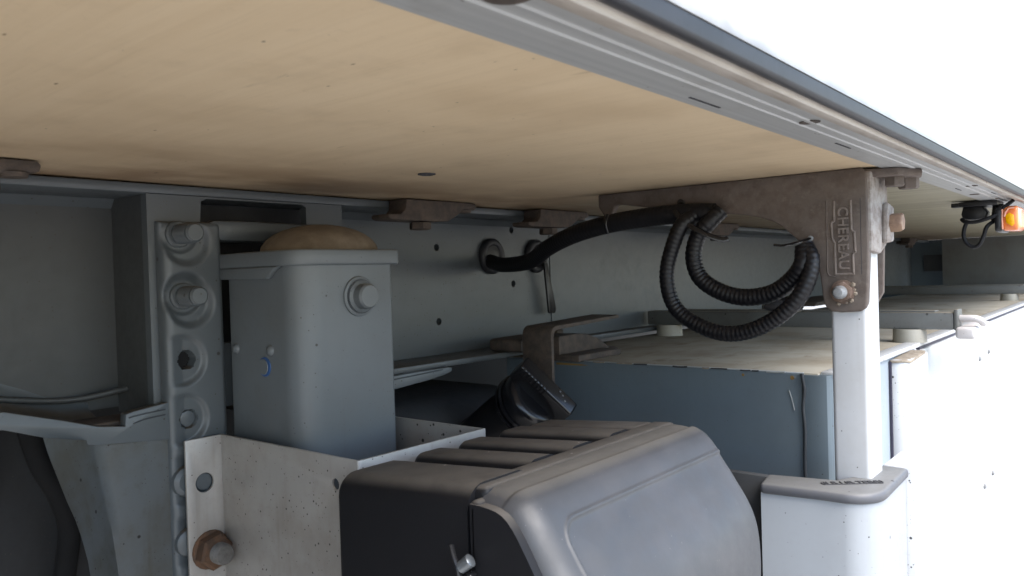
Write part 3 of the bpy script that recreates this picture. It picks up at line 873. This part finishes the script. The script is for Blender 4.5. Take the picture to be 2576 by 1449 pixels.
obj('top_foot', prism('z', [(8.45, 2.3), (8.45, 5.3), (9.05, 5.3), (9.05, 2.3), (9.20, 1.95), (9.12, 1.84), (8.95, 1.80), (8.60, 1.95)], 0.90, 0.982, 0.02), M['cast'], br)
obj('foot_bolt', hexnut((8.80, 2.03, 0.905), (0, 0, -1), 0.105, 0.10, 0.3), M['cast'], br)
obj('foot_bolt', hexnut((9.06, 1.955, 0.905), (0, 0, -1), 0.105, 0.115, 0.6), M['cast'], br)
obj('side_bolt', hexnut((8.97, 2.115, 0.44), (0, -1, 0), 0.105, 0.12, 0.2), M['bolt_brown'], br)
wz = obj('washer', lathe((8.425, 2.46, -0.27), (-1, 0, 0), [(0, 0.125), (0.02, 0.122), (0.03, 0.10)], 22), M['washer'], br)
obj('lower_nut', hexnut((8.40, 2.455, -0.27), (-1, 0, 0), 0.105, 0.06, 0.4), M['washer'], br)
obj('lower_bolt', lathe((8.37, 2.46, -0.272), (-1, 0, 0), [(0, 0.07), (0.09, 0.068), (0.125, 0.045), (0.128, 0.03)], 20), M['zinc'], br)
# raised frame and lettering on the plate
def ridge(pts, r=0.012, closed=False):
    t = bmn()
    P = [Vector((8.42, a, b)) for a, b in pts]
    if closed: P.append(P[0])
    for a, b in zip(P, P[1:]):
        d = (b - a); L = d.length
        if L < 1e-5: continue
        d.normalize(); u = Vector((1, 0, 0)); v = d.cross(u).normalized()
        rr = []
        for q in (a - d * r * .6, b + d * r * .6):
            rr.append([t.verts.new(q + v * (r * math.cos(k)) - u * (r * 1.1 * math.sin(k)) + u * 0.004) for k in [PI * j / 5 for j in range(6)]])
        for k in range(5): t.faces.new((rr[0][k], rr[0][k + 1], rr[1][k + 1], rr[1][k]))
        t.faces.new(rr[0][::-1]); t.faces.new(rr[1])
    return t
fr = ridge([(2.365, 0.665), (2.362, 0.36), (2.335, 0.34), (2.328, 0.14), (2.352, 0.12), (2.35, -0.085), (2.527, -0.088), (2.53, 0.235), (2.555, 0.29), (2.56, 0.45), (2.532, 0.47), (2.53, 0.665)], 0.014)
obj('raised_frame', fr, M['worn'], br, sharp=50)
obj('raised_border', ridge([(2.605, 0.68), (2.61, 0.3), (2.605, 0.28), (2.612, -0.05), (2.60, -0.09), (2.57, -0.11), (2.53, -0.115)], 0.009), M['cast'], br, sharp=50)
obj('raised_border', ridge([(2.27, 0.68), (2.272, -0.09)], 0.005), M['mark'], br, sharp=50)
tb = text_mesh('CHEREAU', 0.142, 0.018, basis((8.418, 2.445, 0.285), (0, 0, -1), (0, -1, 0)), spacing=1.06, bold=0.002)
obj('lettering', tb, M['worn'], br, sharp=20)
# caked dirt crumbs on the bracket
for i, (y, z) in enumerate(((2.34, -0.25), (2.335, -0.29), (2.36, -0.20), (2.42, -0.38), (2.50, -0.395), (2.38, -0.36))):
    cr = bmn(); bmesh.ops.create_icosphere(cr, subdivisions=1, radius=0.016 + 0.006 * (i % 3))
    for v in cr.verts: v.co = v.co * (0.8 + 0.4 * random.random()) + Vector((8.412, y, z))
    obj('dirt_crumb', cr, M['dirt'], br)

# ------------------------------------------------------------------ cable ties, conduit loops and cable
obj('corrugated_conduit', tube([(8.22, 4.02, 0.62), (8.1, 4.12, 0.50), (8.08, 4.25, 0.19), (8.08, 4.30, -0.08), (8.10, 4.25, -0.36), (8.12, 4.09, -0.54), (8.12, 3.78, -0.68), (8.12, 3.5, -0.705), (8.12, 3.19, -0.61), (8.12, 2.91, -0.42), (8.14, 2.75, -0.2), (8.2, 2.70, 0.05), (8.27, 2.78, 0.22)], 0.089, 14, rib=0.05),
    M['conduit'], label='larger outer loop of black corrugated conduit hanging below the brown bracket', cat='conduit', group='conduit loops below the bracket')
obj('corrugated_conduit', tube([(8.30, 3.72, 0.66), (8.22, 3.82, 0.54), (8.2, 3.96, 0.38), (8.2, 4.02, 0.14), (8.22, 3.95, -0.09), (8.24, 3.72, -0.25), (8.26, 3.44, -0.315), (8.26, 3.14, -0.27), (8.24, 2.92, -0.13), (8.2, 2.79, 0.03), (8.26, 2.79, 0.20)], 0.098, 14, rib=0.05),
    M['conduit'], label='smaller inner loop of black corrugated conduit just under the bracket arch', cat='conduit', group='conduit loops below the bracket')
obj('conduit_stub', tube([(8.45, 3.30, -0.36), (8.55, 3.12, -0.42), (8.62, 2.98, -0.38)], 0.10, 12), M['conduit'], label='short cut black conduit end between the two conduit loops', cat='conduit')
obj('wiring_cable', tube([(9.3, 8.05, 0.24), (9.1, 7.6, 0.17), (8.85, 6.9, 0.20), (8.55, 6.35, 0.36), (8.35, 5.9, 0.47), (8.28, 5.5, 0.555), (8.25, 5.03, 0.62), (8.25, 4.48, 0.655), (8.28, 4.05, 0.655), (8.32, 3.8, 0.64)], 0.115, 14, rib=0.02),
    M['cable'], label='smooth black cable running from the left grommet to the bracket', cat='cable')
def tie(name, pts, label, r=0.025, flat=(1, .45)):
    obj(name, tube(pts, r, 8, 0.03, flat=flat), M['glossblack'], label=label, cat='cable tie')
tie('cable_tie', [(8.40, 4.26, 0.80), (8.15, 4.20, 0.68), (8.10, 4.05, 0.54), (8.08, 3.85, 0.42), (8.15, 3.66, 0.33), (8.2, 3.60, 0.34)], 'black cable tie slanting across the tops of both conduit loops', 0.035)
tie('cable_tie', [(8.40, 2.78, 0.30), (8.25, 2.86, 0.26), (8.1, 2.95, 0.23), (8.08, 3.04, 0.24)], 'black cable tie tail at the right end of the conduit loops', 0.03)
tie('cable_tie', [(8.15, 5.12, 0.72), (8.12, 5.14, 0.60), (8.15, 5.13, 0.48)], 'small cable tie round the smooth black cable below the lug', 0.02)
obj('tie_screw', lathe((8.42, 2.775, 0.30), (-1, 0, 0), [(0, 0.03), (0.02, 0.03), (0.035, 0.012)], 12), M['zinc'], label='small shiny screw holding the cable tie to the bracket', cat='screw')
obj('tie_screw', lathe((8.42, 4.26, 0.80), (-1, 0, 0), [(0, 0.045), (0.03, 0.045), (0.04, 0.02)], 12), M['black'], label='black tie anchor on the bracket above the cable', cat='screw')

def grommet(x, z, label):
    g = thing('rubber_grommet', label, 'grommet', (x, 8.1, z), 'rubber grommets in the beam web')
    obj('ring', lathe((x, 8.09, z), (0, -1, 0), [(0, 0.28), (0.05, 0.285), (0.09, 0.25), (0.10, 0.20), (0.06, 0.17)], 28, cap=False), M['rubber'], g, sharp=70)
    obj('membrane', lathe((x, 8.085, z), (0, -1, 0), [(0, 0.24), (0.05, 0.2), (0.06, 0.16)], 24), M['black'], g)
grommet(9.37, 0.32, 'black rubber grommet that the smooth cable passes through')
grommet(10.52, 0.32, 'black rubber grommet behind the cable, right of the other grommet')
fs = prism('y', [(10.57, 0.20), (10.66, 0.20), (10.87, -0.58), (10.86, -0.64), (10.83, -0.66), (10.69, -0.66), (10.665, -0.64), (10.66, -0.58)], 7.92, 7.96, 0.008)
obj('rubber_strap', fs, M['black'], label='black rubber strap tail hanging below the right grommet, wider at its end', cat='strap')

# ------------------------------------------------------------------ floor clamps on the top flange
clamps = []
def make_clamp(label):
    c = thing('floor_clamp', label, 'clamp', (7.3, 7.2, 0.7), 'rusty clamps holding the floor to the beam')
    body = [(6.58, 0.86), (6.60, 0.985), (7.05, 0.985), (7.30, 0.99), (7.85, 0.99), (7.88, 0.96), (7.86, 0.90), (7.62, 0.89), (7.48, 0.80), (7.34, 0.735), (7.1, 0.72), (6.36, 0.72), (6.30, 0.74), (6.30, 0.79), (6.50, 0.795)]
    t = prism('y', body, 7.02, 7.345, 0.02)
    obj('clamp_body', t, M['clamp'], c)
    obj('clamp_tongue', box(6.95, 7.70, 7.346, 7.60, 0.78, 0.885, 0.015), M['clamp'], c)
    obj('bolt_head', hexnut((6.92, 7.13, 0.705), (0, 0, -1), 0.14, 0.09, 0.5), M['clamp'], c)
    obj('washer', lathe((7.70, 7.1, 0.895), (0, 0, -1), [(0, 0.11), (0.035, 0.10)], 14), M['clamp'], c)
    return c
c0 = make_clamp('rusty floor clamp nearest the landing leg dome')
for d, lab in (((2.72, 0.0, 0), 'rusty floor clamp left of the brown bracket, touching the black cable'), ((8.75, 0.0, 0), 'floor clamp seen through the arch of the brown bracket'), ((-5.50, -0.45, 0), 'rusty floor clamp cut by the left edge of the photo'), ((26.0, 0, 0), 'tiny far floor clamp seen just right of the white post')):
    dup_tree(c0, d, lab)

# lower clamp and strap
lc = thing('beam_clamp', 'rusty two piece clamp bolted over the lower beam flange behind the strap', 'clamp', (9.7, 7.2, -1.35))
obj('jaw', prism('y', [(8.72, -0.95), (8.78, -0.925), (9.45, -0.915), (9.45, -1.115), (8.78, -1.115), (8.72, -1.09)], 7.0, 7.6, 0.02), M['clamp'], lc)
obj('wedge', prism('y', [(9.45, -0.93), (9.9, -0.92), (10.20, -0.945), (10.5, -1.03), (10.85, -1.20), (10.8, -1.28), (9.6, -1.26), (9.45, -1.2)], 6.85, 7.45, 0.02), M['clamp'], lc)
obj('pad', prism('y', [(9.45, -1.20), (10.62, -1.20), (10.66, -1.25), (10.62, -1.30), (9.45, -1.30)], 6.5, 7.0, 0.02), M['clamp'], lc)
obj('bolt_head', hexnut((10.95, 6.95, -1.32), (0, 0, 1), 0.17, 0.10, 0.3), M['clamp'], lc)
obj('bolt_head', hexnut((9.98, 7.3, -0.95), (0, 0, 1), 0.13, 0.08, 0.3), M['clamp'], lc)
stp = thing('strap_bracket', 'brown bent flat bar strap with a horizontal top arm, standing before the lower flange', 'bracket', (8.9, 6.8, -2.5))
sp = []
for k in range(7):
    a = PI - PI / 2 * k / 6
    sp.append((8.80 + 0.13 * math.cos(a), -0.85 + 0.13 * math.sin(a)))
prf = [(8.67, -2.6)] + [(8.67, -1.2)] + sp + [(10.46, -0.655), (10.46, -0.705), (8.83, -0.775)] 
inn = []
for k in range(7):
    a = PI / 2 + PI / 2 * k / 6
    inn.append((8.83 + 0.10 * math.cos(a), -0.875 + 0.10 * math.sin(a)))
prf = prf[:-1] + inn + [(8.73, -1.2), (8.73, -2.6)]
obj('bent_bar', prism('y', prf, 6.42, 6.93, 0.008), M['clamp'], stp, sharp=40)

# ------------------------------------------------------------------ fuel tank, filler neck and cap
tk = thing('fuel_tank', 'dark blue grey tank in deep shadow behind the black filler cap', 'tank', (7.6, 8.6, -4))
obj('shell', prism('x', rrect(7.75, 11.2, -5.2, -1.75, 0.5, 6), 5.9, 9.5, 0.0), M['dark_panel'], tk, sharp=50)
fc = thing('filler_cap', 'black filler cap with a ridged grip bar on a thick black neck', 'cap', (8.0, 6.5, -2))
ax = Vector((-0.15, -0.84, 0.52)).normalized()
cc = Vector((8.20, 6.45, -1.68))
obj('neck', tube([cc - ax * 0.1, cc - ax * 0.7, cc - ax * 1.3 + Vector((-0.15, 0, -0.1)), cc - ax * 1.9 + Vector((-0.5, 0, -0.5))], 0.37, 24, 0.15), M['black'], fc, sharp=60)
obj('ring', lathe(cc - ax * 0.20, ax, [(0, 0.40), (0.0, 0.44), (0.05, 0.45), (0.06, 0.41), (0.09, 0.41), (0.10, 0.45), (0.14, 0.44)], 32), M['glossblack'], fc)
obj('cap_disc', lathe(cc - ax * 0.05, ax, [(0, 0.42), (0.16, 0.42), (0.21, 0.40), (0.24, 0.35), (0.235, 0.28)], 36), M['glossblack'], fc, sharp=50)
rt = Vector((0.63253863, -0.77392875, -0.0304821)); upv = Vector((0.03139003, -0.01370774, 0.99941321))
gd = (rt * 0.72 - upv * 0.66); gd = (gd - ax * gd.dot(ax)).normalized(); gs = ax.cross(gd).normalized()
gm = Matrix(((gd.x, gs.x, ax.x, 0), (gd.y, gs.y, ax.y, 0), (gd.z, gs.z, ax.z, 0), (0, 0, 0, 1)))
gb = bmn(); tt = box(-0.46, 0.46, -0.12, 0.12, 0.15, 0.46, 0.035, 3); merge(gb, tt, Matrix.Translation(cc) @ gm)
grip = obj('grip_bar', gb, M['glossblack'], fc, sharp=50)
for k in range(8):
    gb = bmn(); tt = box(-0.40 + k * 0.055, -0.375 + k * 0.055, -0.132, -0.08, 0.32, 0.472, 0.008, 1); merge(gb, tt, Matrix.Translation(cc) @ gm)
    obj('grip_ridge', gb, M['glossblack'], grip)
for (u, v) in ((0.22, 0.03), (0.28, -0.02), (0.16, 0.05)):
    obj('water_drop', lathe(cc + gd * u + gs * v + ax * 0.455, ax, [(0, 0.016), (0.012, 0.012), (0.018, 0.004)], 8), M['zinc'], grip)

# ------------------------------------------------------------------ pallet box
pb = thing('pallet_box', 'large blue grey box with dusty beige top filling the back right', 'box', (22, 5.2, -6))
ZB = -1.30
obj('top_panel', box(9.64, 36.0, 3.13, 8.02, ZB - 0.10, ZB, 0.006), M['box_top'], pb)
obj('front_panel', box(9.575, 9.70, 3.30, 8.0, -6, ZB - 0.003, 0.02, 3), M['boxblue'], pb)
obj('front_lip', box(9.60, 9.655, 3.30, 8.0, ZB - 0.01, ZB + 0.004, 0.004), M['sealwhite'], pb)
cp = [(9.575, 3.285), (9.575, 3.12), (9.61, 3.02), (9.70, 2.98), (9.9, 2.98), (9.9, 3.2), (9.8, 3.285)]
obj('corner_panel', prism('z', cp, -6, ZB - 0.02, 0.0), M['boxblue'], pb, sharp=30)
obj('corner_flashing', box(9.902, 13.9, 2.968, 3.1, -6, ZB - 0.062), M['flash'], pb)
sx = [(9.565, 3.295, -1.30), (9.568, 3.285, -1.40), (9.568, 3.27, -1.50), (9.568, 3.292, -1.72), (9.568, 3.275, -2.0), (9.568, 3.285, -2.4), (9.568, 3.28, -3.4)]
obj('corner_seam', tube(sx, 0.022, 8, 0.06), M['seal'], pb, sharp=80)
# crumbled sealant along the top front edge, chips of primer
random.seed(8)
y = 3.35
while y < 7.4:
    L = 0.08 + random.random() * 0.22
    if random.random() < 0.65:
        obj('sealant_bead', tube([(9.585, y, ZB + 0.002), (9.58, y + L * .5, ZB - 0.006 + random.random() * 0.012), (9.585, y + L, ZB - 0.002)], 0.006 + random.random() * 0.007, 6, 0.05), M[random.choice(['sealwhite', 'mark', 'dirt'])], pb, sharp=80)
    y += L + random.random() * 0.25
for (yy, zz, w) in ((3.42, -1.36, 0.028), (4.05, -1.36, 0.02)):
    obj('paint_chip', lathe((9.575, yy, zz), (-1, 0, 0), [(0, w), (0.004, w * 0.8)], 7), M['chip'], pb)
obj('paint_chip', prism('x', [(7.0, -1.338), (6.55, -1.342), (6.42, -1.355), (6.55, -1.365), (7.0, -1.37)], 9.566, 9.574), M['chip'], pb)
obj('scratch', tube([(9.57, 3.46, -1.52), (9.57, 3.43, -1.62), (9.57, 3.40, -1.76)], 0.007, 5, 0.05), M['sealwhite'], pb)
obj('edge_profile', box(9.72, 36.0, 2.91, 3.125, ZB - 0.06, ZB + 0.012, 0.01), M['white'], pb)
obj('side_door', box(13.95, 36.0, 2.86, 2.955, -7.8, ZB - 0.10, 0.015), M['white'], pb)
obj('door_gasket', box(13.95, 36.0, 2.90, 2.96, ZB - 0.099, ZB - 0.061), M['purple_gap'], pb)
tc = prism('z', rr_var(12.30, 13.70, 2.72, 2.955, (0.02, 0.02, 0.22, 0.10)), -2.9, -1.40, 0.02)
obj('corner_trim', tc, M['white'], pb, sharp=50)
obj('trim_gasket', box(12.25, 12.296, 2.93, 2.963, -2.9, -1.42), M['purple_gap'], pb)
tp = bmn(); add_prism(tp, 'z', rr_var(12.28, 13.5, 2.71, 2.957, (0.02, 0.02, 0.22, 0.10)), -1.43, -1.392, 0.01)
for v in tp.verts: v.co += Vector((0, 0, 0.02 * math.sin(v.co.x * 9) + 0.015 * math.sin(v.co.x * 23)))
obj('dirt_crust', tp, M['dirt'], pb)
for (x, yq, z) in ((19.3, 2.862, -2.09), (20.5, 2.862, -2.05), (18.1, 2.502, -4.25), (17.1, 2.502, -4.29)):
    obj('door_screw', lathe((x, yq, z), (0, -1, 0), [(0, 0.055), (0.03, 0.05), (0.05, 0.025)], 12), M['zinc'], pb)
obj('door_seam', box(9.97, 9.985, 1.93, 1.96, -6, -2.21), M['purple_gap'], sg)

def hold_bar(label):
    b = thing('holding_bar', label, 'bar', (14.2, 5.2, ZB), 'grey bars lying on the box top')
    obj('square_tube', box(14.05, 14.40, 2.42, 7.95, -1.08, -0.80, 0.03), M['bar'], b)
    obj('square_tube_top', box(14.10, 14.42, 2.70, 7.5, -0.80, -0.775, 0.008), M['bar'], b)
    obj('end_plug', box(14.04, 14.42, 2.36, 2.42, -1.09, -0.75, 0.02), M['bar'], b)
    f = obj('spacer_foot', lathe((14.2, 7.53, ZB), (0, 0, 1), [(0, 0.26), (0.20, 0.25), (0.22, 0.24)], 24), M['foot'], b)
    dup(f, (0, -4.43, 0))
    obj('latch_arm', tube([(14.2, 2.36, -0.90), (14.2, 2.16, -0.90), (14.25, 2.08, -0.93), (14.4, 2.06, -0.99)], 0.055, 10, 0.03), M['lever'], b)
    obj('latch_block', box(14.0, 15.6, 2.12, 2.40, -1.22, -1.03, 0.05, 3), M['lever'], b)
    return b
h0 = hold_bar('grey square bar on two round spacers, running behind the white post')
dup_tree(h0, (15.8, 0.45, 0), 'distant grey bar lying across the far end of the box top')
# small hardware on the box by the web
obj('hinge_block', prism('y', [(22.3, -1.12), (22.6, -1.02), (23.6, -0.98), (23.9, -0.90), (24.6, -0.90), (24.8, -1.0), (26.6, -1.03), (26.7, -1.12)], 7.3, 7.9, 0.02), M['clamp'], label='small dark clamp on the far lower flange, right under the conduit loops', cat='clamp')

# ------------------------------------------------------------------ far end
fp = thing('end_panel', 'dark grey crosswise panel closing the far end under the floor', 'panel', (36.6, 5, -4))
obj('panel_face', box(36.5, 36.7, -1.0, 6.66, -1.6, 0.985), M['bar'], fp)
obj('recess_back', box(37.6, 37.8, 6.5, 9.5, -1.6, 0.985), M['boxblue'], fp)
obj('recess_pad', box(37.45, 37.6, 6.7, 7.55, -0.35, 0.35), M['dark_panel'], fp)
obj('bottom_bar', box(36.2, 36.5, 2.2, 8.0, -1.29, -1.0, 0.02), M['dark_panel'], fp)

# other side of the chassis: second beam, and an unseen panel added to block far-side light
b2 = thing('chassis_beam', 'second grey chassis beam on the far side, hidden in the dark', 'beam', (6, 13.5, -1.3))
obj('web', box(-14, 37, 13.5, 13.6, -3.5, 0.985), M['frame'], b2)
obj('side_skirt', box(-14, 37, 18.6, 18.8, -8.1, 0.985), M['dark_panel'], label='dark closed skirt panel on the opposite side of the trailer', cat='panel')

# ------------------------------------------------------------------ side marker lamp
lm = thing('marker_lamp', 'small orange side marker lamp hanging from the rail on a black bracket', 'lamp', (14.8, 1.8, 0.45))
obj('bracket_plate', box(14.55, 15.3, 1.86, 2.40, 0.90, 0.975, 0.01), M['black'], lm)
obj('bracket_tab', box(14.6, 14.8, 2.38, 2.52, 0.90, 0.97, 0.01), M['black'], lm)
obj('bracket_leg', prism('x', [(1.80, 0.92), (1.95, 0.92), (1.98, 0.66), (1.90, 0.60), (1.79, 0.62)], 14.75, 15.15, 0.01), M['black'], lm)
obj('connector', prism('x', [(2.36, 0.92), (2.10, 0.92), (2.02, 0.80), (2.05, 0.70), (2.2, 0.68), (2.36, 0.70), (2.395, 0.78)], 14.7, 15.05, 0.02), M['black'], lm)
obj('housing', prism('y', rrect(14.52, 15.42, 0.46, 0.88, 0.09, 4), 1.80, 1.90, 0.03), M['black'], lm)
ln = obj('lens', prism('y', rrect(14.54, 15.40, 0.475, 0.87, 0.10, 5), 1.585, 1.80, 0.045, seg=3), M['amber'], lm, sharp=60)
obj('reflector', prism('x', [(1.63, 0.58), (1.66, 0.54), (1.74, 0.60), (1.75, 0.72), (1.70, 0.76), (1.64, 0.72)], 14.522, 14.545, 0.006), M['amber_in'], ln)
obj('lens_rim', tube([(14.53, 1.79, 0.82), (14.53, 1.795, 0.66), (14.53, 1.79, 0.50)], 0.012, 6, 0.05), M['amber_rim'], ln)
obj('lens_rim', tube([(14.525, 1.63, 0.835), (14.525, 1.70, 0.83), (14.525, 1.745, 0.77), (14.525, 1.765, 0.70)], 0.014, 6, 0.05), M['amber_rim'], ln)
obj('lamp_cable', tube([(14.7, 1.66, 0.96), (14.6, 1.76, 0.86), (14.55, 1.86, 0.75), (14.5, 2.0, 0.68), (14.5, 2.16, 0.64), (14.5, 2.30, 0.65), (14.55, 2.36, 0.70)], 0.032, 8, 0.04), M['cable'], lm)
obj('lamp_cable', tube([(14.6, 2.28, 0.68), (14.6, 2.33, 0.56), (14.6, 2.345, 0.42), (14.6, 2.30, 0.30), (14.6, 2.20, 0.235), (14.6, 2.12, 0.28), (14.6, 2.06, 0.42), (14.6, 2.02, 0.55), (14.65, 1.94, 0.63), (14.7, 1.86, 0.64)], 0.032, 8, 0.04), M['cable'], lm)
